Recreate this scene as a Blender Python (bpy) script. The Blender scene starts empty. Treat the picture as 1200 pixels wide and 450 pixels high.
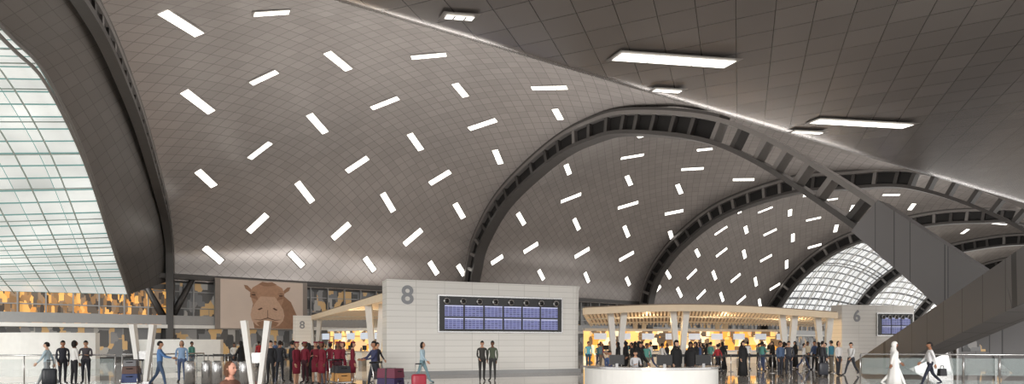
import bpy, math, random
from mathutils import Vector, Matrix
random.seed(7)
S=bpy.context.scene
COL=S.collection
# ---------------------------------------------------------------- materials
def srgb(r,g,b):
    f=lambda c:(c/255/12.92) if c/255<=0.04045 else ((c/255+0.055)/1.055)**2.4
    return (f(r),f(g),f(b),1)
MC={}
def mat(name,rgb,rough=.5,metal=0,emit=0,var=.06,ns=3.0):
    if name in MC: return MC[name]
    m=bpy.data.materials.new(name); m.use_nodes=True
    nt=m.node_tree; b=nt.nodes['Principled BSDF']
    c=srgb(*rgb)
    tc=nt.nodes.new('ShaderNodeTexCoord'); n=nt.nodes.new('ShaderNodeTexNoise'); n.inputs['Scale'].default_value=ns
    nt.links.new(tc.outputs['Object'],n.inputs['Vector'])
    mx=nt.nodes.new('ShaderNodeMix'); mx.data_type='RGBA'
    mx.inputs[6].default_value=tuple(x*(1-var) for x in c[:3])+(1,)
    mx.inputs[7].default_value=tuple(min(1,x*(1+var)) for x in c[:3])+(1,)
    nt.links.new(n.outputs['Fac'],mx.inputs[0]); nt.links.new(mx.outputs[2],b.inputs['Base Color'])
    b.inputs['Roughness'].default_value=rough; b.inputs['Metallic'].default_value=metal
    if emit:
        nt.links.new(mx.outputs[2],b.inputs['Emission Color']); b.inputs['Emission Strength'].default_value=emit
    MC[name]=m; return m
def M_(nt,op,a,b=None,c=None):
    n=nt.nodes.new('ShaderNodeMath'); n.operation=op
    for i,x in enumerate((a,b,c)):
        if x is None: continue
        if isinstance(x,(int,float)): n.inputs[i].default_value=x
        else: nt.links.new(x,n.inputs[i])
    return n.outputs[0]
def grid_mat(name,rgb,line,cu,cv,rot=0,lw=.05,rough=.4,metal=0,emit=0,var=.1,coord='UV',lwv=None,noise=0):
    m=bpy.data.materials.new(name); m.use_nodes=True
    nt=m.node_tree; b=nt.nodes['Principled BSDF']
    tc=nt.nodes.new('ShaderNodeTexCoord'); mp=nt.nodes.new('ShaderNodeMapping'); mp.inputs['Rotation'].default_value=(0,0,rot)
    nt.links.new(tc.outputs[coord],mp.inputs['Vector'])
    sp=nt.nodes.new('ShaderNodeSeparateXYZ'); nt.links.new(mp.outputs[0],sp.inputs[0])
    u=M_(nt,'DIVIDE',sp.outputs[0],cu); v=M_(nt,'DIVIDE',sp.outputs[1],cv)
    lu=M_(nt,'LESS_THAN',M_(nt,'PINGPONG',u,.5),lw/cu); lv=M_(nt,'LESS_THAN',M_(nt,'PINGPONG',v,.5),(lwv or lw)/cv)
    l=M_(nt,'MAXIMUM',lu,lv)
    cb=nt.nodes.new('ShaderNodeCombineXYZ'); nt.links.new(M_(nt,'ROUND',M_(nt,'SUBTRACT',u,.5)),cb.inputs[0]); nt.links.new(M_(nt,'ROUND',M_(nt,'SUBTRACT',v,.5)),cb.inputs[1])
    wn=nt.nodes.new('ShaderNodeTexWhiteNoise'); nt.links.new(cb.outputs[0],wn.inputs[0])
    c=srgb(*rgb)
    m1=nt.nodes.new('ShaderNodeMix'); m1.data_type='RGBA'
    m1.inputs[6].default_value=tuple(x*(1-var) for x in c[:3])+(1,); m1.inputs[7].default_value=tuple(min(1,x*(1+var)) for x in c[:3])+(1,)
    if noise:
        nz=nt.nodes.new('ShaderNodeTexNoise'); nz.inputs['Scale'].default_value=noise; nt.links.new(tc.outputs[coord],nz.inputs['Vector'])
        mr=nt.nodes.new('ShaderNodeMapRange'); mr.inputs[1].default_value=.35; mr.inputs[2].default_value=.65; nt.links.new(nz.outputs['Fac'],mr.inputs[0])
        nt.links.new(M_(nt,'ADD',M_(nt,'MULTIPLY',wn.outputs[0],.3),M_(nt,'MULTIPLY',mr.outputs[0],.7)),m1.inputs[0])
    else: nt.links.new(wn.outputs[0],m1.inputs[0])
    m2=nt.nodes.new('ShaderNodeMix'); m2.data_type='RGBA'; nt.links.new(l,m2.inputs[0]); nt.links.new(m1.outputs[2],m2.inputs[6]); m2.inputs[7].default_value=srgb(*line)
    nt.links.new(m2.outputs[2],b.inputs['Base Color'])
    b.inputs['Roughness'].default_value=rough; b.inputs['Metallic'].default_value=metal
    if emit:
        nt.links.new(m2.outputs[2],b.inputs['Emission Color']); b.inputs['Emission Strength'].default_value=emit
    MC[name]=m; return m
def shop_mat(name,cols,scale=(1,1,1),emit=1.0):
    m=bpy.data.materials.new(name); m.use_nodes=True
    nt=m.node_tree; b=nt.nodes['Principled BSDF']
    tc=nt.nodes.new('ShaderNodeTexCoord'); mp=nt.nodes.new('ShaderNodeMapping'); mp.inputs['Scale'].default_value=scale
    nt.links.new(tc.outputs['Object'],mp.inputs['Vector'])
    vo=nt.nodes.new('ShaderNodeTexVoronoi'); vo.inputs['Scale'].default_value=1.0; vo.distance='CHEBYCHEV'
    nt.links.new(mp.outputs[0],vo.inputs['Vector'])
    sp=nt.nodes.new('ShaderNodeSeparateColor'); nt.links.new(vo.outputs['Color'],sp.inputs[0])
    cr=nt.nodes.new('ShaderNodeValToRGB'); cr.color_ramp.interpolation='CONSTANT'
    n=len(cols)
    while len(cr.color_ramp.elements)<n: cr.color_ramp.elements.new(.5)
    for i,c in enumerate(cols):
        cr.color_ramp.elements[i].position=i/n
        cr.color_ramp.elements[i].color=srgb(*c)
    nt.links.new(sp.outputs[0],cr.inputs[0]); nt.links.new(cr.outputs[0],b.inputs['Base Color'])
    nt.links.new(cr.outputs[0],b.inputs['Emission Color']); b.inputs['Emission Strength'].default_value=emit
    b.inputs['Roughness'].default_value=.3
    MC[name]=m; return m
roofA=grid_mat('roof_panels',(166,161,158),(138,133,131),.95,.95,rot=math.radians(40),lw=.026,rough=.27,metal=.45,var=.06)
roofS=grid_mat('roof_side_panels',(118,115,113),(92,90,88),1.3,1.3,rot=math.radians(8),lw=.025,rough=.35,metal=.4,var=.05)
roofB=grid_mat('roof_panels_near',(142,137,135),(74,72,70),.95,.95,rot=math.radians(38),lw=.011,rough=.26,metal=.55,var=.08)
legm=grid_mat('leg_panels',(124,123,124),(86,86,87),1.6,1.6,lw=.02,rough=.6,metal=.1,var=.04,coord='Object')
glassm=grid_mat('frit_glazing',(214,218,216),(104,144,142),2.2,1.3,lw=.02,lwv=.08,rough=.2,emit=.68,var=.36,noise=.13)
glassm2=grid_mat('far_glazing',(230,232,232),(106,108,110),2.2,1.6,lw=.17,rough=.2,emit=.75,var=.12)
floorm=grid_mat('floor_stone',(202,195,187),(150,146,142),1.2,1.2,lw=.01,rough=.04,var=.05,coord='Object')
stone=grid_mat('white_stone',(239,237,232),(212,210,204),1.5,.3,lw=.012,rough=.45,var=.03)
steel=mat('arch_steel',(80,78,77),.4,.4)
steel2=mat('arch_plate',(132,129,127),.4,.4)
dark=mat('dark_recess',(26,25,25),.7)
sky_e=mat('skylight_diffuser',(255,252,244),.4,0,2.2,var=.01)
frame_l=mat('skylight_frame',(128,124,120),.5,.2)
white=mat('white_paint',(236,235,231),.4)
grey=mat('grey_metal',(160,160,160),.35,.4)
silver=mat('brushed_steel',(200,200,200),.25,.8)
black=mat('black_gloss',(18,18,20),.25)
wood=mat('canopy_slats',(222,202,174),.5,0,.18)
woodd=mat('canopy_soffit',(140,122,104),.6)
shop=shop_mat('lit_shopfront',[(60,50,42),(204,140,70),(122,92,60),(84,74,64),(220,166,92),(126,104,82),(146,108,68)],(3.2,3.2,1.3),.75)
shopd=shop_mat('dim_shopfront',[(60,60,60),(98,98,98),(144,140,134),(74,72,70),(176,144,100),(116,114,112)],(1.5,1.5,.8),.42)
counter_e=shop_mat('lit_counter_wall',[(230,160,66),(244,196,116),(112,88,62),(206,172,126),(244,224,186),(84,72,60)],(2.0,2.0,1.4),1.1)
# ---------------------------------------------------------------- mesh builder
class MB:
    def __init__(s): s.v=[];s.f=[];s.m=[];s.sm=[];s.mats=[];s.uv=None
    def mi(s,m):
        if m not in s.mats: s.mats.append(m)
        return s.mats.index(m)
    def add(s,vs,fs,m,smooth=False,M=None):
        o=len(s.v)
        for v in vs:
            v=Vector(v); s.v.append(tuple(M@v if M else v))
        k=s.mi(m)
        for f in fs: s.f.append([i+o for i in f]); s.m.append(k); s.sm.append(smooth)
    def box(s,c,d,m,rz=0,M=None,taper=1.0):
        hx,hy,hz=d[0]/2,d[1]/2,d[2]/2
        vs=[]
        for z in (-1,1):
            k=taper if z>0 else 1
            for x,y in ((-1,-1),(1,-1),(1,1),(-1,1)):
                p=Vector((x*hx*k,y*hy*k,z*hz))
                p=Matrix.Rotation(rz,3,'Z')@p if rz else p
                vs.append(p+Vector(c))
        s.add(vs,[(0,3,2,1),(4,5,6,7),(0,1,5,4),(1,2,6,5),(2,3,7,6),(3,0,4,7)],m,M=M)
    def beam(s,a,b,w,h,m,w2=None,h2=None):
        a=Vector(a);b=Vector(b);t=(b-a).normalized()
        side=t.cross(Vector((0,0,1)))
        if side.length<1e-3: side=Vector((1,0,0))
        side.normalize(); up=side.cross(t)
        w2=w if w2 is None else w2; h2=h if h2 is None else h2
        vs=[]
        for p,ww,hh in ((a,w,h),(b,w2,h2)):
            for x,y in ((-1,-1),(1,-1),(1,1),(-1,1)): vs.append(p+side*x*ww/2+up*y*hh/2)
        s.add(vs,[(0,1,2,3),(7,6,5,4),(0,4,5,1),(1,5,6,2),(2,6,7,3),(3,7,4,0)],m)
    def tube(s,pts,rad,m,n=8,smooth=True,M=None,cap=True):
        pts=[Vector(p) for p in pts]; vs=[];fs=[]
        prev=None
        for i,p in enumerate(pts):
            t=(pts[min(i+1,len(pts)-1)]-pts[max(i-1,0)]).normalized()
            if prev is None:
                a=t.cross(Vector((0,1,0)))
                if a.length<.1: a=t.cross(Vector((1,0,0)))
                a.normalize()
            else: a=(prev-t*prev.dot(t)).normalized()
            prev=a; b=t.cross(a)
            r=rad[i] if isinstance(rad,(list,tuple)) else rad
            for k in range(n):
                th=2*math.pi*k/n; vs.append(p+(a*math.cos(th)+b*math.sin(th))*r)
        for i in range(len(pts)-1):
            for k in range(n):
                k2=(k+1)%n; fs.append((i*n+k,i*n+k2,(i+1)*n+k2,(i+1)*n+k))
        if cap: fs.append(tuple(range(n))[::-1]); fs.append(tuple((len(pts)-1)*n+k for k in range(n)))
        s.add(vs,fs,m,smooth,M)
    def ell(s,c,r,m,nu=12,nv=8,fn=None,keep=None,M=None):
        vs=[];fs=[]
        for j in range(nv+1):
            ph=math.pi*j/nv-math.pi/2
            for i in range(nu):
                th=2*math.pi*i/nu
                p=Vector((math.cos(th)*math.cos(ph)*r[0],math.sin(th)*math.cos(ph)*r[1],math.sin(ph)*r[2]))
                if fn: p=fn(p)
                vs.append(p+Vector(c))
        for j in range(nv):
            for i in range(nu):
                i2=(i+1)%nu; f=(j*nu+i,j*nu+i2,(j+1)*nu+i2,(j+1)*nu+i)
                if keep:
                    cc=sum((vs[k] for k in f),Vector())/4
                    if not keep(cc): continue
                fs.append(f)
        s.add(vs,fs,m,True,M)
    def loft(s,rings,m,smooth=True,cap=True,M=None):
        n=len(rings[0]); vs=[p for r in rings for p in r]; fs=[]
        for i in range(len(rings)-1):
            for k in range(n):
                k2=(k+1)%n; fs.append((i*n+k,i*n+k2,(i+1)*n+k2,(i+1)*n+k))
        if cap: fs.append(tuple(range(n))[::-1]); fs.append(tuple((len(rings)-1)*n+k for k in range(n)))
        s.add(vs,fs,m,smooth,M)
    def mesh(s,name):
        me=bpy.data.meshes.new(name); me.from_pydata(s.v,[],s.f)
        for m in s.mats: me.materials.append(m)
        me.polygons.foreach_set('material_index',s.m); me.polygons.foreach_set('use_smooth',s.sm)
        me.update(); return me
    def obj(s,name,loc=(0,0,0),rz=0,parent=None,uvbox=False):
        me=s.mesh(name)
        if uvbox:
            uv=me.uv_layers.new(name='UVMap')
            for p in me.polygons:
                n=p.normal
                for li in p.loop_indices:
                    c=me.vertices[me.loops[li].vertex_index].co
                    uv.data[li].uv=(c.x,c.z) if abs(n.y)>.5 else ((c.y,c.z) if abs(n.x)>.5 else (c.x,c.y))
        o=bpy.data.objects.new(name,me); o.location=loc; o.rotation_euler=(0,0,rz); COL.objects.link(o)
        if parent: o.parent=parent
        return o
def empty(name,loc=(0,0,0),rz=0):
    o=bpy.data.objects.new(name,None); o.location=loc; o.rotation_euler=(0,0,rz); o.empty_display_size=.3; COL.objects.link(o); return o
def text_child(body,size,m,parent,loc,rot,name,depth=.02):
    cu=bpy.data.curves.new(name,'FONT'); cu.body=body; cu.size=size; cu.extrude=depth; cu.align_x='CENTER'; cu.align_y='CENTER'; cu.offset=.02*size
    t=bpy.data.objects.new(name+'_tmp',cu); COL.objects.link(t)
    bpy.context.view_layer.update()
    me=bpy.data.meshes.new_from_object(t.evaluated_get(bpy.context.evaluated_depsgraph_get()))
    bpy.data.objects.remove(t)
    me.materials.clear(); me.materials.append(m)
    o=bpy.data.objects.new(name,me); COL.objects.link(o); o.parent=parent; o.location=loc; o.rotation_euler=rot
    return o
# ---------------------------------------------------------------- curves
def cr(pts,t):
    n=len(pts)-1; x=min(max(t,0),1)*n; i=min(int(x),n-1); f=x-i
    p1=pts[i];p2=pts[i+1];p0=pts[i-1] if i>0 else p1*2-p2; p3=pts[i+2] if i+2<=n else p2*2-p1
    return .5*((2*p1)+(p2-p0)*f+(2*p0-5*p1+4*p2-p3)*f*f+(3*p1-p0-3*p2+p3)*f**3)
def wc(org,d,kn): return [Vector((org[0]+d[0]*w,org[1]+d[1]*w,z)) for w,z in kn]
# arches stand 34.6 m apart in a row; each arch plane runs across the hall (DM)
DM=(.59,-.807); DL=(.4,-.917)
OL=(-34.3,60); OM=(-6.3,80.4); O2=(21.6,100.8); O3=(49.5,121.2); O4=(77.5,141.6); O5=(105.4,162); O6=(133.3,182.4); OG=(-36,56)
kL=[(-.5,8),(0,11.5),(3.0,14),(7.4,15.7),(17.6,18.3),(26.5,19.3),(32.7,19.2),(44,18.5),(58,18)]
kM=[(0.0,8),(1.2,12),(3.1,15.6),(8.8,20.2),(18.6,23.6),(27,24.2),(34,22.6),(41,20.2),(52,20)]
k2=[(.3,8),(1.2,11.2),(3.5,14.8),(8.0,18.6),(15.6,22.2),(26.2,23.5),(34,22.6),(41.6,21),(54,20.6)]
k3=[(1.5,7),(3.5,10),(7.8,15.1),(14.3,19.6),(21.6,21.8),(30.6,22.6),(37.4,22),(43,20.8),(56,20.4)]
kG=[(0,6.2),(3,7.8),(6,9.2),(9.1,10.8),(16.8,14.6),(25,16.6),(31,16.2),(42,15.5),(56,15)]
class Vault:
    def __init__(s,a,b,bulge,la): s.a=a;s.b=b;s.bu=bulge;s.la=la
    def P(s,u,t):
        p=cr(s.a,t).lerp(cr(s.b,t),u)
        g=min(1,t/.45); g=g*g*(3-2*g)
        p.z+=s.bu*4*u*(1-u)*g*(1-.45*t)
        return p
    def mesh(s,name,m,nu=40,nt=80,t0=0,t1=1):
        vs=[];fs=[];uvs=[]
        al=[0]
        for j in range(nt): al.append(al[-1]+(s.P(.5,t0+(t1-t0)*(j+1)/nt)-s.P(.5,t0+(t1-t0)*j/nt)).length)
        for j in range(nt+1):
            for i in range(nu+1):
                vs.append(s.P(i/nu,t0+(t1-t0)*j/nt)); uvs.append((i/nu*s.la,al[j]))
        for j in range(nt):
            for i in range(nu):
                a=j*(nu+1)+i; fs.append((a,a+1,a+nu+2,a+nu+1))
        me=bpy.data.meshes.new(name); me.from_pydata(vs,[],fs); uv=me.uv_layers.new(name='UVMap')
        for l in me.loops: uv.data[l.index].uv=uvs[l.vertex_index]
        for p in me.polygons: p.use_smooth=True
        me.materials.append(m)
        o=bpy.data.objects.new(name,me); COL.objects.link(o)
        return o
    def frame(s,u,t):
        e=.01; P=s.P(u,t); du=(s.P(u+e,t)-s.P(u-e,t)).normalized(); dv=(s.P(u,t+e)-s.P(u,t-e))
        n=du.cross(dv).normalized(); dv=n.cross(du).normalized()
        if dv.dot(s.P(u,t+e)-s.P(u,t-e))<0: dv=-dv
        if n.dot(Vector((8,20,3))-P)<0: n=-n      # face the hall side of the shell
        return P,du,dv,n
def skylight(mb,P,a,b,n,L,W):
    for off,k,m in ((.05,.12,frame_l),(.08,0,sky_e)):
        q=[P+n*off+a*(x*(L/2+k))+b*(y*(W/2+k)) for x,y in ((-1,-1),(1,-1),(1,1),(-1,1))]
        mb.add(q,[(0,1,2,3)],m)
    for k in (-.2,.2):
        c=P+n*.09+a*(k*L)
        mb.add([c+a*(x*.02)+b*(y*W/2) for x,y in ((-1,-1),(1,-1),(1,1),(-1,1))],[(0,1,2,3)],frame_l)
def skylights(V,lst,W,ks=1):
    mb=MB()
    for u,t,an,L in lst:
        P,du,dv,n=V.frame(u,t); an=math.radians(an); skylight(mb,P,du*math.cos(an)+dv*math.sin(an),dv*math.cos(an)-du*math.sin(an),n,L*ks,W)
    mb.obj('ceiling_skylights')
vL=wc(OL,DL,kL);vM=wc(OM,DM,kM);v2=wc(O2,DM,k2);v3=wc(O3,DM,k3);v4=wc(O4,DM,k3);v5=wc(O5,DM,k3);v6=wc(O6,DM,k3);vG=wc(OG,DL,kG)
VA=Vault(vL,vM,5.5,36); VB=Vault(vM,v2,4,34.6); VC=Vault(v2,v3,3.5,34.6); VD=Vault(v3,v4,3.5,34.6); VE=Vault(v4,v5,3.5,34.6); VF=Vault(v5,v6,3,34.6); VS=Vault(vL,vG,0,8)
VA.mesh('ceiling_vault',roofA,60,110)
VB.mesh('ceiling_vault',roofA)
VC.mesh('ceiling_vault',roofA)
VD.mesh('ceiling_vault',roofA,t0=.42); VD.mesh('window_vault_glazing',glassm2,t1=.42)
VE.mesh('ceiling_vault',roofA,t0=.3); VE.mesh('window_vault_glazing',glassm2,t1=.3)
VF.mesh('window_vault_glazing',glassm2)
VS.mesh('ceiling_side_strip',roofS)
gl2=[p+Vector((-20,-8,-3.5*(i/8)-1)) for i,p in enumerate(vG)]; gl2[0].z=6.2; gl2[1].z=6.4
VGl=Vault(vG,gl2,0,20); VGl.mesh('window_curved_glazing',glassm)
mb=MB()      # steel ribs of the glazed vaults, inside the glass
for V,tm in ((VD,.42),(VE,.3)):
    for k in range(1,8): mb.tube([V.P(k/8,tm*j/12)+Vector((.2,-.3,-.25)) for j in range(13)],.16,white,6)
    for k in (0.33,.66): mb.tube([V.P(j/12,tm*k)+Vector((.2,-.3,-.25)) for j in range(13)],.1,steel,6)
mb.obj('trim_glazed_vault_ribs')
mb=MB()      # ribs and rim of the curved facade
mul=mat('mullion_grey_green',(176,188,184),.4,.1)
for r in (0,1):
    mb.tube([cr(vG,i/40)+Vector((.15,.1,-.1-.5*r)) for i in range(41)],.1,steel2,8)
for k in (.08,.17,.28,.4,.53,.68,.84): mb.tube([VGl.P(k,j/30)+Vector((.12,-.1,-.18)) for j in range(31)],.05,mul,6)
for k in range(2,19): mb.tube([VGl.P(j/8,k/20)+Vector((.1,-.1,-.14)) for j in range(9)],.04,mul,6)
mb.obj('trim_glazing_ribs')
# near roof shell
P0=Vector((-4.7,14.6,10)); DU=Vector((.856,.517,0)); DN=Vector((.517,-.856,0))
def PB(u,v):
    r=.6
    zz=.9*max(0,-v) + 0.012*max(0,v)**1.6
    if -r<v<r: zz=.9*(r-v)**2/(4*r)
    return P0+DU*u+DN*v+Vector((0,0,zz))
vv=[-12,-9,-6,-3,-1.5,-.6,-.4,-.2,0,.2,.4,.6,1,2,3.5]+[5+1.5*i for i in range(13)]
uu=[-34+2*i for i in range(66)]
vs=[PB(u,v) for v in vv for u in uu]; uvs=[(u,v) for v in vv for u in uu]; nU=len(uu)
fs=[(j*nU+i,j*nU+i+1,(j+1)*nU+i+1,(j+1)*nU+i) for j in range(len(vv)-1) for i in range(nU-1)]
me=bpy.data.meshes.new('ceiling_near_shell'); me.from_pydata(vs,[],fs); uv=me.uv_layers.new(name='UVMap')
for l in me.loops: uv.data[l.index].uv=uvs[l.vertex_index]
for p in me.polygons: p.use_smooth=True
me.materials.append(roofB); o=bpy.data.objects.new('ceiling_near_shell',me); COL.objects.link(o)
mb=MB()
for u,v,L,W in ((9.67,2.33,3.5,.5),(19.6,2.37,3.9,.45),(-.6,2.0,.8,.2),(3.2,1.2,.7,.2),(11,.75,.9,.2),(18.6,.8,1.2,.2)):
    skylight(mb,PB(u,v),Vector((.99,.14,0)),Vector((-.45,.89,0)),Vector((0,0,-1)),L,W)
mb.obj('ceiling_near_skylights')
# ---------------------------------------------------------------- arches
def arch(name,org,d,kn,R=2.2,hp=.7,solid_from=None,open_from=None,N=110,rung=1.9,leg=(2.4,3.6)):
    pts=[Vector((org[0]+d[0]*w,org[1]+d[1]*w,z)) for w,z in kn]
    C=[cr(pts,i/N) for i in range(N+1)]
    D=Vector((d[0],d[1],0)); p=D.cross(Vector((0,0,1))).normalized()
    T=[(C[min(i+1,N)]-C[max(i-1,0)]).normalized() for i in range(N+1)]
    Rv=[p.cross(t).normalized() for t in T]
    W=[(c-Vector((org[0],org[1],c.z))).dot(D) for c in C]
    mb=MB()
    def sweep(i0,i1,r0,r1,h0,h1,m,r0e=None,r1e=None):
        vs=[]
        for i in range(i0,i1+1):
            f=(i-i0)/max(1,i1-i0)
            a=r0 if r0e is None else r0+(r0e-r0)*f; b=r1 if r1e is None else r1+(r1e-r1)*f
            for r,h in ((a,h0),(b,h0),(b,h1),(a,h1)): vs.append(C[i]+Rv[i]*r+p*h)
        n=i1-i0; fs=[]
        for i in range(n):
            for k in range(4): fs.append((i*4+k,i*4+(k+1)%4,(i+1)*4+(k+1)%4,(i+1)*4+k))
        fs+= [(3,2,1,0),tuple(n*4+k for k in range(4))]
        mb.add(vs,fs,m)
    iS=N
    if solid_from is not None: iS=next(i for i in range(N) if W[i]>solid_from)
    iO=iS
    if open_from is not None: iO=next(i for i in range(N) if W[i]>open_from)
    sweep(0,iS,0,-.35,-hp,hp,steel2); sweep(0,iS,-R+.35,-R,-hp,hp,steel)
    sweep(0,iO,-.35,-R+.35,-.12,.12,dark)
    sweep(0,iO,.25,0,-hp*1.0,hp*1.0,steel)
    acc=0
    for i in range(iS):
        acc+=(C[i+1]-C[i]).length
        if acc>=rung:
            acc=0
            a=C[i]-Rv[i]*.35; b=C[i]-Rv[i]*(R-.35); t=T[i]*.2
            vs=[q+tt+p*h for q in (a,b) for tt,h in ((-t,-hp*.8),(t,-hp*.8),(t,hp*.8),(-t,hp*.8))]
            mb.add(vs,[(0,1,5,4),(1,2,6,5),(2,3,7,6),(3,0,4,7)],steel2 if i%2 else steel)
    if iS<N: sweep(iS,N,.15,-leg[0]+.15,-hp-.15,hp+.15,legm,.6,-leg[1]+.6)
    return mb.obj(name)
arch('roof_arch',OL,DL,[(-.6,0),(-.6,4)]+kL[0:7]+[(40,18),(50,15)],R=1.3,hp=.32,rung=1.4)
arch('roof_arch',OM,DM,[(-.3,0),(-.2,4),(0,8),(1.2,12),(3.1,15.6),(8.8,20.2),(18.6,23.6),(25.2,24.1),(30,23.4),(38,20.6),(43.5,17.4),(49.7,12.3),(54.6,7.7),(58,4.4),(62.5,0)],R=2.1,solid_from=51.4,open_from=39.5)
arch('roof_arch',O2,DM,[(0,0),(.1,4)]+k2[:-1]+[(50.6,15.5),(58,8),(64,0)],R=2.1,solid_from=53,open_from=41)
kk3=[(0,0),(.8,4)]+k3[:-1]+[(51,15.5),(59,8),(65,0)]
for oo in (O3,O4,O5,O6): arch('roof_arch',oo,DM,kk3,R=2.1,solid_from=53,open_from=42)
mb=MB()
mb.beam((25.2,42.5,-.4),(23.3,27,4.3),1.3,1.5,legm,1.7,2.3); mb.beam((23.3,27,4.3),(21.6,12,9.3),1.7,2.3,legm,2.0,3.0)
mb.obj('roof_support_leg')
mb=MB()
mb.tube([(-34.8,60,0),(-34.6,60,4)],[.55,.5],dark,10); mb.tube([(-34.6,60,3.5),(-36.2,58.4,8)],[.4,.25],steel,8); mb.tube([(-34.6,60,3.5),(-32.6,61,8.2)],[.4,.25],steel,8)
mb.obj('branching_column')
# ---------------------------------------------------------------- floor and walls
mb=MB(); mb.add([(-90,-25,0),(170,-25,0),(170,190,0),(-90,190,0)],[(0,1,2,3)],floorm); mb.obj('floor')
ang=math.atan2(.59,.807)
mb=MB()
mb.box((55,1.0,4.1),(210,.3,8.2),steel)
mb.box((55,.5,8.35),(210,2.4,.5),steel)
mb.box((55,.2,3.3),(210,2.0,.35),white)
mb.box((2,.7,5.7),(92,.2,4.2),shopd)
mb.box((-22,.55,5.6),(44,.2,4.3),shop)
mb.box((100,.6,5.6),(110,.2,3.6),shopd)
mb.box((55,.6,1.7),(210,.2,2.8),shopd)
for i in range(-24,75):
    mb.box((i*2,.3,5.7),(.12,.3,4.6),grey)
for z in (5.2,6.9): mb.box((30,.4,z),(160,.12,.1),grey)
mb.box((-22,.3,7.3),(44,.5,.5),steel)
mb.box((55,-.75,3.95),(210,.05,.9),grey)
mb.obj('wall_back',(-34.3,60.2,0),ang)
mb=MB()     # partition and shops closing the hall behind the right-hand supports
mb.box((30,0,2.6),(60,.4,5.2),legm); mb.box((30,-.3,2.2),(59,.15,2.6),shopd); mb.box((30,-.5,4.2),(60,.7,.3),grey)
for i in range(21): mb.box((i*3,-.45,2.1),(.15,.2,4.2),grey)
mb.obj('wall_right',(40,54,0),math.radians(-12))
# camel poster, on the back wall
mb=MB()
pb=mat('poster_sand',(206,188,174),.5,0,.12,.08,.5); c1=mat('camel_fur',(176,138,112),.8,0,.1,.2,4); c2=mat('camel_muzzle',(198,164,140),.8,0,.1,.16,5); c3=mat('camel_dark',(104,78,64),.8); c5=mat('camel_shade',(154,118,94),.8,0,.08,.22,4); c4=mat('poster_edge',(150,140,132),.5)
mb.box((0,0,0),(9.4,.15,5.3),c4); mb.box((0,-.1,0),(8.4,.06,5.1),pb)
def flat(poly,y,m): mb.add([(x,y,z) for x,z in poly],[tuple(range(len(poly)))],m)
def ovl(cx,cz,rx,rz,n=28): return [(cx+rx*math.cos(2*math.pi*i/n),cz+rz*math.sin(2*math.pi*i/n)) for i in range(n)]
flat([(-.9,-2.53),(3.4,-2.53),(3.6,-1.2),(2.9,.4),(2.2,1.0),(-.8,1.0),(-1.2,-.6)],-.14,c5)
flat([(-1.2,.6),(-1.35,1.2),(-1.1,1.8),(-.5,2.2),(.4,2.4),(1.3,2.25),(1.95,1.9),(2.2,1.3),(2.1,.6),(1.8,-.4),(-.9,-.4)],-.15,c1); flat([(-.5,2.2),(-.1,2.48),(.4,2.42),(.9,2.5),(1.4,2.25),(.9,2.05),(.1,2.0)],-.155,c5)
flat([(-1.2,1.6),(-1.6,2.0),(-1.95,2.05),(-1.8,1.65),(-1.3,1.3)],-.155,c5); flat([(2.1,1.6),(2.5,2.0),(2.85,2.05),(2.7,1.65),(2.2,1.3)],-.155,c5)
flat([(-1.3,1.2),(-1.35,.8),(-.7,.55),(-.35,.0),(-.6,.8),(-.9,1.05)],-.156,c5); flat([(2.15,1.2),(2.2,.8),(1.55,.55),(1.2,.0),(1.45,.8),(1.75,1.05)],-.156,c5)
flat([(-.75,.3),(-1.15,-.4),(-1.3,-1.1),(-1.15,-1.7),(-.7,-2.2),(.1,-2.5),(.85,-2.5),(1.6,-2.2),(2.05,-1.7),(2.2,-1.1),(2.05,-.4),(1.6,.3),(1.2,.9),(-.3,.9)],-.16,c2)
flat([(-.7,-1.9),(-.1,-1.7),(.45,-1.8),(1.0,-1.7),(1.6,-1.9),(1.3,-2.3),(.7,-2.48),(.1,-2.48),(-.4,-2.3)],-.165,c5)
flat(ovl(-.98,1.05,.22,.1),-.17,c3); flat(ovl(1.83,1.05,.22,.1),-.17,c3); flat([(-1.35,1.22),(-.98,1.34),(-.6,1.18),(-.98,1.26)],-.17,c3); flat([(1.45,1.18),(1.83,1.34),(2.2,1.22),(1.83,1.26)],-.17,c3)
flat([(-.6,-.5),(-.2,-.28),(-.05,-.38),(-.4,-.58)],-.17,c3); flat([(1.5,-.5),(1.1,-.28),(.95,-.38),(1.3,-.58)],-.17,c3)
flat([(-1.1,-1.55),(-.3,-1.6),(.45,-1.35),(1.2,-1.6),(2.0,-1.55),(1.2,-1.68),(.45,-1.45),(-.3,-1.68)],-.172,c3); flat([(.42,-.55),(.48,-.55),(.48,-1.38),(.42,-1.38)],-.17,c3)
s=8.6; mb.obj('camel_poster',(-34.3+.807*s+.59*.9,60+.59*s-.807*.9,5.75),ang)
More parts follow.
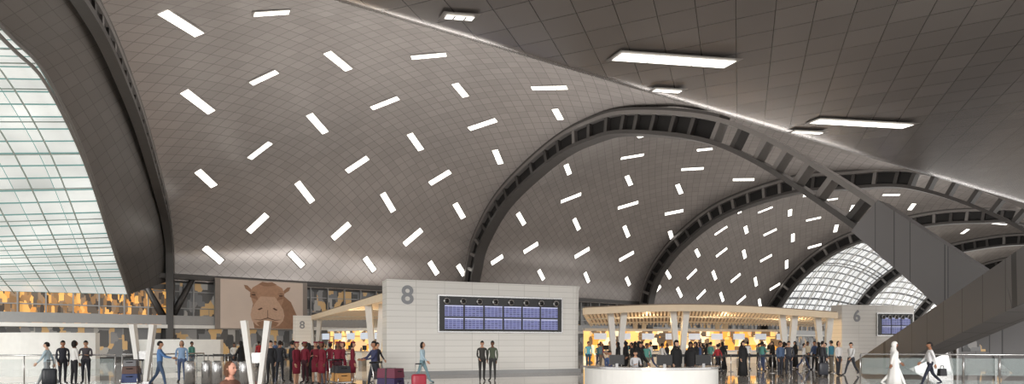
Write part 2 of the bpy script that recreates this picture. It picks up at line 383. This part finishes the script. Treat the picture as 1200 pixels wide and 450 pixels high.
# ---------------------------------------------------------------- island walls
def display(par,x0,x1,z0,z1,y,nx,ny=2):
    mb=MB(); cx=(x0+x1)/2; W=x1-x0; H=z1-z0
    mb.box((cx,y+.02,(z0+z1)/2),(W,.16,H),silver); mb.box((cx,y-.05,(z0+z1)/2),(W-.16,.12,H-.14),black)
    o=mb.obj('display_frame',parent=par)
    scr=MC.get('flight_screen') or grid_mat('flight_screen',(78,82,136),(140,146,190),.21,.105,lw=.018,rough=.3,emit=.35,var=.35,coord='Object')
    mb=MB(); w=(W-.6)/nx
    for i in range(nx):
        for j in range(ny):
            mb.box((x0+.3+w*(i+.5),-0.0,z0+.14+(j+.5)*.66),(w-.1,.04,.58),scr)
            mb.box((x0+.3+w*(i+.5),-0.022,z0+.14+(j+.5)*.66+.25),(w-.1,.01,.06),mat('screen_header',(186,190,220),.3,0,.5))
    o=mb.mesh('screens')
    for v in o.vertices: v.co=Vector((v.co.x,v.co.z,-v.co.y))
    oo=bpy.data.objects.new('screens',o); COL.objects.link(oo); oo.parent=par; oo.rotation_euler=(math.pi/2,0,0); oo.location=(0,y-.13,0)
    mb=MB()
    for i in range(nx+2):
        x=x0+.45+(W-.9)*i/(nx+1)
        mb.tube([(x,y-.11,z1-.32),(x,y-.2,z1-.32)],[.17,.17],silver,14); mb.tube([(x,y-.2,z1-.32),(x,y-.22,z1-.32)],[.11,.11],black,14)
    mb.obj('loudspeakers',parent=par)
numc=mat('numeral_grey',(150,152,156),.4)
e=empty('island_sign_wall',(-6.3,30,0),math.atan2(4,10.2))
mb=MB()
rings=[]
for z,b in ((0,0),(.12,0),(2.4,.0),(4.6,-.05),(4.87,-.12)):
    rings.append([Vector((0,0,z)),Vector((10.6-b,0,z)),Vector((10.85-b,.1,z)),Vector((10.95-b,.4,z)),Vector((10.95-b,1.3,z)),Vector((0,1.3,z))])
mb.loft(rings,stone,smooth=False); mb.obj('wall_body',parent=e,uvbox=True)
mb=MB(); mb.box((5.5,-.03,.1),(10.9,.06,.2),grey); mb.obj('plinth',parent=e)
text_child('8',1.3,numc,e,(1.05,-.02,4.05),(math.pi/2,0,0),'numeral')
display(e,2.6,9.75,2.2,4.15,-.08,6)
e=empty('island_sign_wall',(25.4,46,0),math.radians(10))
mb=MB(); mb.box((3.2,.6,2.3),(6.4,1.2,4.6),stone); mb.obj('wall_body',parent=e,uvbox=True)
text_child('6',1.2,numc,e,(1.3,-.02,3.7),(math.pi/2,0,0),'numeral')
display(e,3.0,6.2,2.2,4.0,-.08,3)
e=empty('island_sign_wall',(-18.9,52,0),math.radians(20))
mb=MB(); mb.box((.6,.6,2.0),(1.5,1.2,4.1),stone); mb.obj('wall_body',parent=e,uvbox=True)
text_child('8',.9,numc,e,(.6,-.02,3.2),(math.pi/2,0,0),'numeral')
# ---------------------------------------------------------------- check-in canopies
def canopy(name,fl,fr,bl,br,z,amp,nsl,cols):
    mb=MB(); N=nsl
    def pt(a,b):
        f=Vector(fl).lerp(Vector(fr),a); k=Vector(bl).lerp(Vector(br),a); q=f.lerp(k,b)
        zz=z+amp*math.sin(math.pi*(a*1.15))*(1-.6*b)-.15*b
        return Vector((q.x,q.y,zz))
    for i in range(N):
        a0=i/N; a1=(i+.5)/N
        for j in range(4):
            b0=j/4;b1=(j+1)/4
            q=[pt(a0,b0),pt(a1,b0),pt(a1,b1),pt(a0,b1)]
            up=Vector((0,0,.16))
            mb.add(q+[x+up for x in q],[(0,1,2,3),(4,5,6,7),(0,1,5,4),(1,2,6,5),(3,0,4,7)],wood)
    M=24
    for i in range(M):
        for j in range(3):
            q=[pt(i/M,j/3),pt((i+1)/M,j/3),pt((i+1)/M,(j+1)/3),pt(i/M,(j+1)/3)]
            mb.add([x+Vector((0,0,.17)) for x in q]+[x+Vector((0,0,.4)) for x in q],[(0,1,2,3),(4,5,6,7),(0,1,5,4),(2,3,7,6)],woodd)
        a=pt(i/M,0);b=pt((i+1)/M,0); mb.beam(a+Vector((0,-.05,.12)),b+Vector((0,-.05,.12)),.12,.42,wood)
        a=pt(0,i/M);b=pt(0,(i+1)/M); mb.beam(a+Vector((-.05,0,.12)),b+Vector((-.05,0,.12)),.12,.42,wood)
    for b in (.33,.7):
        for i in range(M): mb.beam(pt(i/M,b)-Vector((0,0,.03)),pt((i+1)/M,b)-Vector((0,0,.03)),.25,.12,white)
    for a,b in cols:
        c=pt(a,b); g=Vector((c.x,c.y,0))
        for sx in (-1,1):
            mb.beam(g+Vector((sx*.12,0,0)),Vector((c.x+sx*.45,c.y,c.z+.05)),.22,.3,white,.3,.42)
    return mb.obj(name)
canopy('checkin_canopy',(4.6,38,0),(22.3,41,0),(8,60,0),(33,64,0),3.55,.28,70,[(.12,.06),(.36,.06),(.8,.06),(.95,.06),(.2,.88),(.55,.88),(.85,.88)])
canopy('checkin_canopy',(-7.2,33.5,0),(3,36,0),(-21,61,0),(-7,61,0),4.1,.1,36,[(.06,.15),(.03,.9),(.5,.92)])
def counters(name,a,b,n,rz=0):
    a=Vector(a);b=Vector(b); d=(b-a); L=d.length; ang=math.atan2(d.y,d.x)
    mb=MB(); w=L/n
    mb.box((L/2,2.6,1.35),(L,.15,2.7),counter_e)
    mb.box((L/2,2.5,2.75),(L,.5,.2),white)
    for i in range(n):
        x=w*(i+.5)
        mb.box((x,0,.5),(w*.7,.7,1.0),white,taper=.97); mb.box((x,-.05,1.03),(w*.76,.85,.06),silver)
        mb.box((x,.3,1.3),(.5,.05,.35),black); mb.box((x,.33,1.1),(.06,.05,.2),grey)
        mb.box((x+w*.42,0,.2),(w*.22,1.2,.4),grey)
        mb.box((x,2.0,2.2),(1.05,.9,.06),grey); mb.box((x,1.55,2.2),(1.05,.08,.5),mat('counter_display',(190,200,215),.3,0,.6))
    mb.obj(name,(a.x,a.y,0),ang)
counters('checkin_counter_row',(6.5,47,0),(25,51,0),9)
counters('checkin_counter_row',(-17.5,50,0),(-9,42,0),6)
# ---------------------------------------------------------------- furnishings
def vpylon(x,y):
    mb=MB()
    for sx in (-1,1):
        mb.beam((sx*.1,0,0),(sx*.38,0,2.4),.2,.13,white,.32,.18)
    mb.box((0,0,.05),(.6,.4,.1),grey); mb.box((0,-.02,1.15),(.3,.06,.35),grey)
    mb.obj('v_shaped_sign_pylon',(x,y,0),.15)
vpylon(-8.65,20.2); vpylon(-14.95,24.2)
mb=MB()
for i in range(5):
    x=i*.55; mb.tube([(x,(i%2)*.25,0),(x,(i%2)*.25,.85),(x,(i%2)*.25,.9)],[.2,.2,.17],silver,16); mb.tube([(x,(i%2)*.25,.9),(x,(i%2)*.25,.93)],[.12,.12],black,12)
mb.obj('steel_bin_row',(-13.1,24.3,0))
glass=bpy.data.materials.new('clear_glass'); glass.use_nodes=True
_n=glass.node_tree; _b=_n.nodes['Principled BSDF']; _b.inputs['Base Color'].default_value=(.5,.6,.6,1); _b.inputs['Roughness'].default_value=.05; _b.inputs['Alpha'].default_value=.2
def barrier(a,b,n):
    a=Vector(a);b=Vector(b);L=(b-a).length;ang=math.atan2((b-a).y,(b-a).x); mb=MB()
    for i in range(n+1): mb.tube([(L*i/n,0,0),(L*i/n,0,1.08)],[.03,.03],silver,8)
    for i in range(n): mb.box((L*(i+.5)/n,0,.52),(L/n-.12,.02,.8),glass)
    mb.tube([(0,0,1.1),(L,0,1.1)],.04,silver,8); mb.obj('glass_barrier',(a.x,a.y,0),ang)
barrier((-25.5,26,0),(-18.6,28,0),6); barrier((-18.4,28.2,0),(-16.5,32,0),3); barrier((17.2,29.5,0),(30,26.2,0),9)
QL=[]
def stanch(a,b,n):
    QL.append((a,b))
    a=Vector(a);b=Vector(b);L=(b-a).length;ang=math.atan2((b-a).y,(b-a).x); mb=MB()
    for i in range(n+1):
        x=L*i/n; mb.tube([(x,0,0),(x,0,.02),(x,0,.04)],[.17,.17,.03],silver,14); mb.tube([(x,0,.03),(x,0,.98)],.03,silver,8)
    mb.box((L/2,0,.92),(L,.012,.06),black); mb.obj('queue_barrier',(a.x,a.y,0),ang)
for k in range(4): stanch((7.5,32.5+k*1.6,0),(17.5,32.5+k*1.6,0),6)
for k in range(4): stanch((-19,34+k*2,0),(-10.5,34+k*2,0),5)
mb=MB()
for (x0,x1,y,h) in ((-33,-26.5,38,2.3),(-26.3,-20.5,42,1.9)):
    rings=[]
    for z in (0,h):
        r=[Vector((x0+(x1-x0)*i/12,y-1.2*math.sin(math.pi*i/12),z)) for i in range(13)]
        r+= [p+Vector((0,.4,0)) for p in reversed(r)]; rings.append(r)
    mb.loft(rings,white,smooth=False)
mb.obj('wall_low_partition')
def arcdesk(name,c,R0,R1,a0,a1,h):
    mb=MB(); N=28
    def ring(z,r0,r1):
        r=[Vector((r0*math.cos(a0+(a1-a0)*i/N),r0*math.sin(a0+(a1-a0)*i/N),z)) for i in range(N+1)]
        return r+[Vector((r1*math.cos(a0+(a1-a0)*i/N),r1*math.sin(a0+(a1-a0)*i/N),z)) for i in range(N,-1,-1)]
    mb.loft([ring(0,R0+.1,R1-.1),ring(.12,R0+.1,R1-.1)],grey,smooth=False)
    mb.loft([ring(.12,R0,R1),ring(h-.06,R0,R1)],white,smooth=False); mb.loft([ring(h-.06,R0-.1,R1+.05),ring(h,R0-.1,R1+.05)],silver,smooth=False)
    for k in (.25,.5,.75):
        a=a0+(a1-a0)*k; p=Vector(((R0+.35)*math.cos(a),(R0+.35)*math.sin(a),0)); mb.box(p+Vector((0,0,h+.22)),(.45,.05,.3),black); mb.box(p+Vector((0,0,h+.05)),(.08,.08,.12),grey)
    mb.obj(name,c)
arcdesk('information_desk',(4.5,19.6,0),1.6,2.15,math.radians(185),math.radians(355),.92)
def suitcase(x,y,rgb,rz=0,h=.68,z=0,name='suitcase'):
    mb=MB(); m=mat('case_%d_%d_%d'%rgb,rgb,.4)
    rings=[]
    for zz,k in ((.08,.85),(.12,1),(h-.05,1),(h,.85)):
        r=[]
        for i in range(16):
            a=2*math.pi*i/16; cx=math.copysign(abs(math.cos(a))**.4,math.cos(a)); cy=math.copysign(abs(math.sin(a))**.4,math.sin(a)); r.append(Vector((cx*.23*k,cy*.13*k,zz)))
        rings.append(r)
    mb.loft(rings,m)
    for sx in (-.16,.16):
        for sy in (-.08,.08): mb.tube([(sx-.02,sy,.04),(sx+.02,sy,.04)],.04,black,8)
        mb.tube([(sx*.6,.1,h-.05),(sx*.6,.1,h+.32)],.012,grey,6)
    mb.tube([(-.1,.1,h+.32),(.1,.1,h+.32)],.018,black,6)
    for k in (-.1,0,.1): mb.box((k,-.125,h/2+.05),(.02,.02,h*.7),m)
    mb.obj(name,(x,y,z),rz)
def trolley(x,y,rz,bags):
    mb=MB(); 
    mb.box((0,0,.22),(.55,.9,.04),silver)
    for sx in (-.26,.26):
        mb.tube([(sx,.45,.2),(sx,.5,.7),(sx,.6,1.02)],.02,silver,6); mb.tube([(sx-.02,.35,.08),(sx+.02,.35,.08)],.08,black,10); mb.tube([(sx,.4,.2),(sx,-.45,.2),(sx,-.5,.4)],.018,silver,6)
    mb.tube([(-.02,-.38,.07),(.02,-.38,.07)],.07,black,10); mb.tube([(-.3,.6,1.02),(.3,.6,1.02)],.03,black,8); mb.box((0,.5,.6),(.5,.02,.25),silver)
    z=.25
    for rgb,w,hh in bags:
        m=mat('case_%d_%d_%d'%rgb,rgb,.5); mb.box((0,.0,z+hh/2),(w,.72,hh),m,taper=.93); mb.box((0,0,z+hh/2),(w+.02,.06,hh+.01),black,taper=.93); mb.tube([(-.1,-.36,z+hh*.7),(0,-.42,z+hh*.7),(.1,-.36,z+hh*.7)],.015,black,6); z+=hh+.01
    mb.obj('luggage_trolley',(x,y,0),rz)
trolley(-3.9,19.2,1.1,[((56,44,84),.52,.28),((110,50,70),.5,.3)]); trolley(-13.7,21.5,.4,[((40,60,110),.5,.3),((90,60,50),.46,.26),((120,120,124),.4,.2)])
trolley(-6.3,22,.6,[((190,140,80),.5,.3),((40,40,44),.5,.25)])
suitcase(-2.9,18.6,(166,40,60),.3)
# ---------------------------------------------------------------- people
def skin_body(pose,robe=False,female=False):
    la,ra=pose.get('arms',((0,8),(0,8)))
    ll,rl=pose.get('legs',((0,0),(0,0)))
    V=[];R=[];E=[]
    def av(p,r,par=None):
        V.append(Vector(p)); R.append(r)
        if par is not None: E.append((par,len(V)-1))
        return len(V)-1
    k=.9 if female else 1
    pel=av((0,0,.97),.112); bel=av((0,0,1.1),.1*k,pel); ch=av((0,-.005,1.27),.122*k,bel); uc=av((0,0,1.4),.095*k,ch); nk=av((0,.005,1.485),.055,uc); av((0,-.01,1.57),.05,nk)
    wr=[]
    for sx,(sw,eb) in ((-1,la),(1,ra)):
        sh=av((sx*.175*k,0,1.405),.056,uc)
        a=math.radians(sw); d=Vector((sx*.16,-math.sin(a),-math.cos(a))).normalized()
        el=V[sh]+d*.29; m1=av(V[sh].lerp(el,.5),.05 if not robe else .065,sh); e1=av(el,.042 if not robe else .065,m1)
        b=math.radians(sw+eb); d2=Vector((-sx*.05-sx*.004*eb*.9,-math.sin(b),-math.cos(b))).normalized()
        w=el+d2*.25; av(w,.027 if not robe else .05,e1); wr.append((w,d2,sx))
    for sx,(sw,kb) in ((-1,ll),(1,rl)):
        a=math.radians(sw); hp=av((sx*.09,0,.91),.092,pel)
        d=Vector((sx*.02,-math.sin(a),-math.cos(a))).normalized(); kn=V[hp]+d*.42
        m1=av(V[hp].lerp(kn,.5),.078,hp); k1=av(kn,.056,m1)
        b=math.radians(sw-kb); d2=Vector((0,-math.sin(b),-math.cos(b))).normalized(); an=kn+d2*.41
        m2=av(kn.lerp(an,.4),.056,k1); a1=av(an,.038,m2); av(an+Vector((sx*.02,-.1,-.035)),.036,a1); av(an+Vector((sx*.03,-.17,-.045)),.03,len(V)-1)
    me=bpy.data.meshes.new('sk'); me.from_pydata(V,E,[]); o=bpy.data.objects.new('sk',me); COL.objects.link(o)
    md=o.modifiers.new('Skin','SKIN'); md.use_smooth_shade=True
    sv=me.skin_vertices[0].data
    for i,r in enumerate(R): sv[i].radius=(r,r)
    sv[0].use_root=True
    ss=o.modifiers.new('S','SUBSURF'); ss.levels=1; ss.render_levels=1
    bpy.context.view_layer.update()
    ev=bpy.data.meshes.new_from_object(o.evaluated_get(bpy.context.evaluated_depsgraph_get()))
    bpy.data.objects.remove(o)
    vs=[v.co.copy() for v in ev.vertices]; fs=[tuple(p.vertices) for p in ev.polygons]
    for v in vs:
        if .88<v.z<1.44 and abs(v.x)<.165: v.x*=1.2
    return vs,fs,wr
def template(pose,kind='trousers',female=False,hair='short'):
    keys=['SK','SH','TR','SHO','HA','EYE','LIP','ROBE']
    mb=MB(); mb.mats=list(keys)
    robe=kind=='robe'
    vs,fs,wr=skin_body(pose,robe,female)
    groups={}
    for f in fs:
        c=sum((vs[i] for i in f),Vector())/len(f)
        if c.z>1.455 and abs(c.x)<.09: r='SK'
        elif robe and c.z>.12: r='ROBE'
        elif c.z<.985 and abs(c.x)<.215:
            r='TR'
            if kind=='skirt' and c.z<.5: r='SK'
            if c.z<.085 or (c.z<.1 and c.y<-.06): r='SHO'
        else: r='SH'
        groups.setdefault(r,[]).append(f)
    off=len(mb.v); mb.v+= [tuple(v) for v in vs]
    for r,fl in groups.items():
        for f in fl: mb.f.append([i+off for i in f]); mb.m.append(keys.index(r)); mb.sm.append(True)
    for w,d,sx in wr:
        d=d.normalized(); side=Vector((0,1,0)); side=(side-d*side.dot(d)).normalized(); nrm=d.cross(side).normalized()
        rings=[]
        for k,wd,th in ((-.02,.026,.022),(.03,.038,.016),(.085,.042,.013)):
            rings.append([w+d*k+side*(wd*math.cos(2*math.pi*i/8))+nrm*(th*math.sin(2*math.pi*i/8)) for i in range(8)])
        mb.loft(rings,'SK')
        inn=Vector((-sx,0,0))
        for i,(o,L) in enumerate(((-.03,.075),(-.01,.085),(.011,.08),(.031,.062))):
            b=w+d*.075+side*o; mb.tube([b,b+d*L*.5+inn*.008,b+d*L*.9+inn*.03],[.0095,.009,.007],'SK',5)
        b=w+d*.02-side*.03; mb.tube([b,b-side*.025+d*.025+inn*.01,b-side*.028+d*.06+inn*.02],[.012,.011,.008],'SK',5)
    hc=Vector((0,-.02,1.64))
    def hf(p):
        if p.z<0: 
            k=1+.9*p.z/.118*.32; p=Vector((p.x*k,p.y*(1+.2*p.z/.118) - .012*(-p.z/.118),p.z))
        return p
    mb.ell(hc,(.076,.096,.118),'SK',16,12,hf)
    mb.loft([[hc+Vector((x,y,z)) for x,y,z in ((-.008,-.09,.02),(.008,-.09,.02),(0,-.085,.02))],[hc+Vector((x,y,z)) for x,y,z in ((-.018,-.088,-.03),(.018,-.088,-.03),(0,-.122,-.022))],[hc+Vector((x,y,z)) for x,y,z in ((-.01,-.085,-.036),(.01,-.085,-.036),(0,-.09,-.036))]],'SK')
    for sx in (-1,1):
        mb.ell(hc+Vector((sx*.03,-.083,.01)),(.014,.01,.008),'EYE',8,6); mb.ell(hc+Vector((sx*.03,-.086,.03)),(.02,.008,.004),'HA',8,4)
        if hair!='scarf': mb.ell(hc+Vector((sx*.077,.005,-.005)),(.01,.02,.032),'SK',8,6)
    mb.ell(hc+Vector((0,-.088,-.06)),(.024,.01,.007),'LIP',8,4)
    if hair=='short': mb.ell(hc+Vector((0,.01,.012)),(.085,.102,.122),'HA',16,12,None,lambda c:(c.z>hc.z+.05 or c.y>hc.y+.0) and c.z>hc.z-.05)
    elif hair=='long': mb.ell(hc+Vector((0,.02,-.02)),(.09,.102,.155),'HA',16,12,None,lambda c:(c.z>hc.z+.055 or c.y>hc.y+.0))
    elif hair=='hat':
        mb.ell(hc+Vector((0,.015,0)),(.085,.1,.12),'HA',16,12,None,lambda c:c.y>hc.y); mb.tube([hc+Vector((0,0,.07)),hc+Vector((0,0,.09)),hc+Vector((0,0,.135))],[.1,.095,.085],'SH',16)
    elif hair=='scarf':
        mb.ell(hc+Vector((0,.012,.01)),(.092,.112,.132),'HA',16,12,None,lambda c:(c.z>hc.z+.05 or c.y>hc.y-.035))
        rr=[]
        for z,rx,ry in ((1.56,.088,.1),(1.47,.13,.11),(1.38,.2,.135)):
            rr.append([Vector((rx*math.cos(2*math.pi*i/16),(ry*math.sin(2*math.pi*i/16) if math.sin(2*math.pi*i/16)>0 else ry*.65*math.sin(2*math.pi*i/16))+.01,z)) for i in range(16)])
        mb.loft(rr,'HA'); 
    def skirtloft(prof,m,rip=0):
        rr=[]
        for z,rx,ry,sy in prof:
            rr.append([Vector((rx*(1+rip*(1.4-z)*math.sin(7*2*math.pi*i/28))*math.cos(2*math.pi*i/28),ry*(1+rip*(1.4-z)*math.sin(7*2*math.pi*i/28))*math.sin(2*math.pi*i/28)+sy,z)) for i in range(28)])
        mb.loft(rr,m)
    st=pose.get('stride',0)
    if kind=='skirt': skirtloft(((1.02,.135,.11,0),(.92,.175,.14,0),(.7,.17,.135,0),(.5,.165,.13,0)),'TR',.01)
    if robe: skirtloft(((1.43,.12,.09,0),(1.36,.185,.125,0),(1.15,.18,.13,0),(.95,.19,.145,0),(.5,.215,.17+st*.4,0),(.06,.25,.2+st,0)),'ROBE',.05)
    mz=min(v[2] for v in mb.v); mb.v=[(x,y,z-mz) for x,y,z in mb.v]
    return mb
TP={}
def T(key):
    if key in TP: return TP[key]
    poses={'stand':{'arms':((4,12),(-3,10)),'legs':((2,3),(-3,2))},
           'wide':{'arms':((10,45),(5,30)),'legs':((6,4),(-6,4))},
           'fold':{'arms':((22,78),(18,80)),'legs':((3,3),(-3,2))},
           'walk':{'arms':((-24,14),(22,20)),'legs':((26,6),(-20,22)),'stride':.08},
           'walk2':{'arms':((20,24),(-18,12)),'legs':((-18,26),(24,5)),'stride':.08},
           'push':{'arms':((38,40),(38,40)),'legs':((18,8),(-16,20))}}
    ps,kind,hair=key
    TP[key]=template(poses[ps],kind,kind!='trousers' and hair!='short',hair); return TP[key]
skins=[(198,152,124),(168,120,92),(214,172,146),(120,82,60)]
def person(name,key,x,y,rz,top,bot=(40,42,50),hairc=(30,24,22),skin=None,sc=1.0,shoes=(28,26,26),z=0):
    t=T(key); skin=skin or random.choice(skins)
    def cm(p,c,r=.8): return mat('%s_%d_%d_%d'%((p,)+tuple(c)),c,r)
    ms=[cm('skin',skin,.55),cm('cloth',top),cm('cloth',bot),cm('shoe',shoes,.4),cm('hair',hairc),cm('eye',(30,22,20),.3),cm('lip',(150,84,76),.5),cm('cloth',top)]
    me=bpy.data.meshes.new(name); me.from_pydata(t.v,[],t.f)
    for m in ms: me.materials.append(m)
    me.polygons.foreach_set('material_index',t.m); me.polygons.foreach_set('use_smooth',t.sm); me.update()
    o=bpy.data.objects.new(name,me); COL.objects.link(o); o.location=(x,y,z); o.rotation_euler=(0,0,rz); o.scale=(sc,sc,sc); return o
ST=('stand','trousers','short'); WI=('wide','trousers','short'); FO=('fold','trousers','short'); WK=('walk','trousers','short'); W2=('walk2','trousers','short'); PU=('push','trousers','short')
LO=('stand','trousers','long'); SKH=('stand','skirt','hat'); FKH=('fold','skirt','hat'); MH=('stand','trousers','hat'); AB=('stand','robe','scarf'); ABW=('walk','robe','scarf')
pi=math.pi
person('walking_man',WK,-17.9,23,-1.2,(186,206,216),(150,156,160)); person('standing_man',ST,-18.2,24.2,1.0,(50,52,62)); person('standing_woman',LO,-17.0,23.2,2.6,(236,234,232),(38,38,44)); person('standing_man',FO,-17.55,24.6,.4,(80,74,80))
person('man_pushing_trolley',PU,-13.15,22.3,2.0,(94,136,190),(80,100,130)); person('standing_woman',LO,-14.1,25.5,.3,(140,170,206),(80,96,130))
person('walking_child',('stand','trousers','long'),-3.78,8.0,1.3,(120,84,70),(70,70,90),(92,60,40),(216,160,138),.8)
person('standing_man',ST,-9.7,24,.1,(30,30,34),(26,26,30)); person('standing_man',ST,-9.25,25.2,2.5,(36,36,40),(30,30,34)); person('standing_man',WI,-9.95,25.6,pi,(44,44,50))
MAR=(122,28,48)
for i,(x,y,k,rz) in enumerate(((-8.3,23,SKH,1.2),(-7.95,24.2,FKH,.2),(-7.45,23.4,SKH,-.6),(-6.65,22.8,MH,.3),(-6.95,24.6,FKH,-1),(-7.7,25.3,SKH,3),(-6.3,23.6,SKH,1.8),(-8.55,24.7,MH,-.5))):
    person('airline_crew_member',k,x,y,rz,MAR,MAR if k!=MH else (60,22,32),sc=.97)
person('walking_man',WK,-6.1,27,1.2,(50,48,54)); person('walking_woman',('walk2','trousers','long'),-3.75,25,1.4,(186,210,224),(130,160,170)); person('man_pushing_trolley',PU,-4.75,20.6,-.9,(60,64,96))
person('standing_man',WI,-1.3,26,.2,(60,58,56),(46,44,44)); person('standing_man',ST,-.86,26.4,-.3,(84,92,76),(60,60,60))
person('standing_man',ST,4.6,36,.2,(120,200,214),(60,90,110))
person('desk_attendant',FO,3.25,19.9,.2,(60,80,120),sc=.8); person('desk_attendant',FO,4.15,20.1,.1,(200,200,204),sc=.8)
person('woman_in_abaya',ABW,4.75,22.3,.9,(20,20,22),hairc=(16,16,18)); person('woman_in_abaya',AB,6.05,22,.3,(18,18,20),hairc=(14,14,16)); person('woman_in_abaya',AB,6.7,22.4,-.6,(22,21,24),hairc=(18,18,20),sc=.97)
person('woman_in_abaya',ABW,8.3,27,-1.2,(24,24,26),hairc=(18,18,20)); person('woman_in_abaya',AB,6.6,31,.2,(24,24,26),hairc=(18,18,20)); person('woman_in_abaya',AB,11.4,29.5,.2,(24,24,26),hairc=(18,18,20))
person('standing_man',ST,13.2,29.4,.3,(70,90,120)); person('standing_man',WI,13.9,30,-.5,(60,62,70))
person('man_in_thobe',('walk','robe','scarf'),14.4,22.5,1.3,(238,238,236),hairc=(240,239,236),skin=(150,104,78),sc=1.0)
person('walking_man',W2,16.1,23,-1.9,(230,230,232),(40,44,60)); person('standing_man',ST,15.9,30.6,1.8,(60,60,66)); person('standing_woman',LO,16.5,30.2,.4,(206,202,200),(44,44,50)); person('walking_man',WK,17.6,31,-1.2,(224,224,224),(60,64,72))
tops=[(38,38,42),(70,90,130),(226,224,220),(170,50,56),(106,130,140),(210,196,170),(90,76,70),(60,120,140),(140,140,144),(236,234,232),(90,150,140),(236,236,236)]
keys=[ST,WI,FO,WK,W2,LO,LO,AB,ABW]
def crowd(n,fx,nm='passenger'):
    pts=[]
    k=0
    while len(pts)<n and k<4000:
        k+=1; x,y=fx()
        if x<-19.5 and y>35: continue
        if any(a[0]-.6<x<b[0]+.6 and abs(y-a[1])<.42 for a,b in QL): continue
        if any((x-cx)**2+(y-cy)**2<1.2 for cx,cy in ((7.2,39.4),(11.3,40),(18.9,41.7),(21.5,42))): continue
        if y>39.5 and x>22: continue
        if all((x-a)**2+(y-b)**2>.6 for a,b in pts): pts.append((x,y))
    for x,y in pts:
        kk=random.choice(keys); c=random.choice(tops) if kk not in (AB,ABW) else (26,26,28)
        person(nm,kk,x,y,random.uniform(-3,3),c,random.choice([(40,42,50),(70,84,120),(120,112,100),(40,40,44)]),hairc=(26,22,22),sc=random.uniform(.93,1.03))
def rx1():
    y=random.uniform(31.2,45); return random.uniform(.14,.54)*y,y
crowd(52,rx1)
def rx2():
    y=random.uniform(30,46); return random.uniform(-.55,-.27)*y,y
crowd(15,rx2)
def hbag(x,y,rgb):
    mb=MB(); m=mat('bag_%d'%rgb[0],rgb,.5); mb.box((0,0,.15),(.36,.14,.28),m,taper=.85); mb.tube([(-.1,0,.27),(-.07,0,.4),(.07,0,.4),(.1,0,.27)],.012,m,6); mb.obj('handbag',(x,y,.38),.3)
hbag(16.45,22.85,(30,30,36)); suitcase(-17.5,22.6,(36,40,48),.5); suitcase(15.3,29.4,(50,52,60))
# ---------------------------------------------------------------- skylights (u across bay, t along section, angle, length)
SA=[(.089,.658,-55,4.4),(.214,.675,8,2.3),(.360,.548,-46,4.1),(.541,.583,34,3.1),(.218,.522,36,2.4),(.097,.498,-61,4.6),(.514,.466,47,3.0),(.674,.521,-37,2.7),(.362,.426,-55,4.0),(.838,.604,52,3.6),(.928,.556,-32,2.0),(.797,.470,60,3.4),(.655,.405,-43,3.2),(.227,.389,44,2.8),(.509,.341,47,2.9),(.907,.429,-39,2.5),(.101,.348,-66,4.4),(.367,.269,-52,3.1),(.784,.348,60,3.0),(.640,.263,-45,2.9),(.896,.293,-34,2.6),(.235,.187,46,2.8),(.495,.172,47,2.7),(.753,.183,51,3.0),(.111,.091,-43,2.3),(.355,.086,-45,2.2),(.603,.086,-49,2.1),(.849,.094,-47,2.1),(.965,.1,-45,1.8)]
skylights(VA,SA,.66,.95)
SBr=[(171,292,-45,31),(275,200,32,30),(356,104,-48,21),(361,352,34,36),(225,423,-40,36),(465,286,-40,28),(555,202,36,33),(615,114,-48,22),(446,480,40,35),(557,427,-28,30),(743,305,-32,29),(814,229,46,32),(660,373,46,36),(326,538,-20,30),(874,128,-40,21),(728,517,52,34),(641,565,60,22),(794,465,-20,28),(882,416,55,32),(967,362,-25,25),(917,564,60,32),(120,150,32,24),(90,520,36,30)]
skylights(VB,[(a/1000,b/1000,c,d/10) for a,b,c,d in SBr],.6,.85)
skylights(VC,[(.08+c*.165+(r%2)*.04,.1+r*.085,-42 if (c+r)%2 else 50,2.3) for r in range(7) for c in range(6)],.6)
skylights(VD,[(.1+c*.18+(r%2)*.04,.48+r*.085,-42 if (c+r)%2 else 50,2.3) for r in range(3) for c in range(5)],.6)
# ---------------------------------------------------------------- light, world, camera
w=bpy.data.worlds.new('World'); S.world=w; w.use_nodes=True
w.node_tree.nodes['Background'].inputs[0].default_value=(1,.98,.955,1); w.node_tree.nodes['Background'].inputs[1].default_value=1.7
def area(name,loc,sx,sy,e,rot=(math.pi,0,0),c=(1,.95,.9)):
    l=bpy.data.lights.new(name,'AREA'); l.shape='RECTANGLE'; l.size=sx; l.size_y=sy; l.energy=e; l.color=c
    o=bpy.data.objects.new(name,l); o.location=loc; o.rotation_euler=rot; COL.objects.link(o)
area('added_vault_fill',(-7,46,5),9,18,4500); area('added_vault_fill',(16,50,5),16,14,6500); area('added_vault_fill',(50,75,5),16,16,6500)  # added fill lamps aimed up to brighten the vaults, not fittings of the hall
for x,y in ((10,44),(16,45),(22,46.5),(-11,41),(-7,38)):      # warm downlights under the canopies
    l=bpy.data.lights.new('canopy_downlight','POINT'); l.energy=130; l.color=(1,.72,.4); l.shadow_soft_size=.08
    o=bpy.data.objects.new('canopy_downlight',l); o.location=(x,y,3.1); COL.objects.link(o)
sl=bpy.data.lights.new('daylight_sun','SUN'); sl.energy=2.5; sl.angle=math.radians(25); sl.color=(1,.97,.93)
so=bpy.data.objects.new('daylight_sun',sl); COL.objects.link(so); so.rotation_euler=Vector((.12,.96,-.25)).to_track_quat('-Z','Y').to_euler(); so.location=(0,-20,12)
cam=bpy.data.cameras.new('camera'); co=bpy.data.objects.new('camera',cam); COL.objects.link(co); co.location=(0,0,1.65); co.rotation_euler=(math.pi/2,0,0)
cam.sensor_width=36; cam.lens=21; cam.shift_y=177/1200; cam.clip_end=600; S.camera=co
S.view_settings.view_transform='Standard'
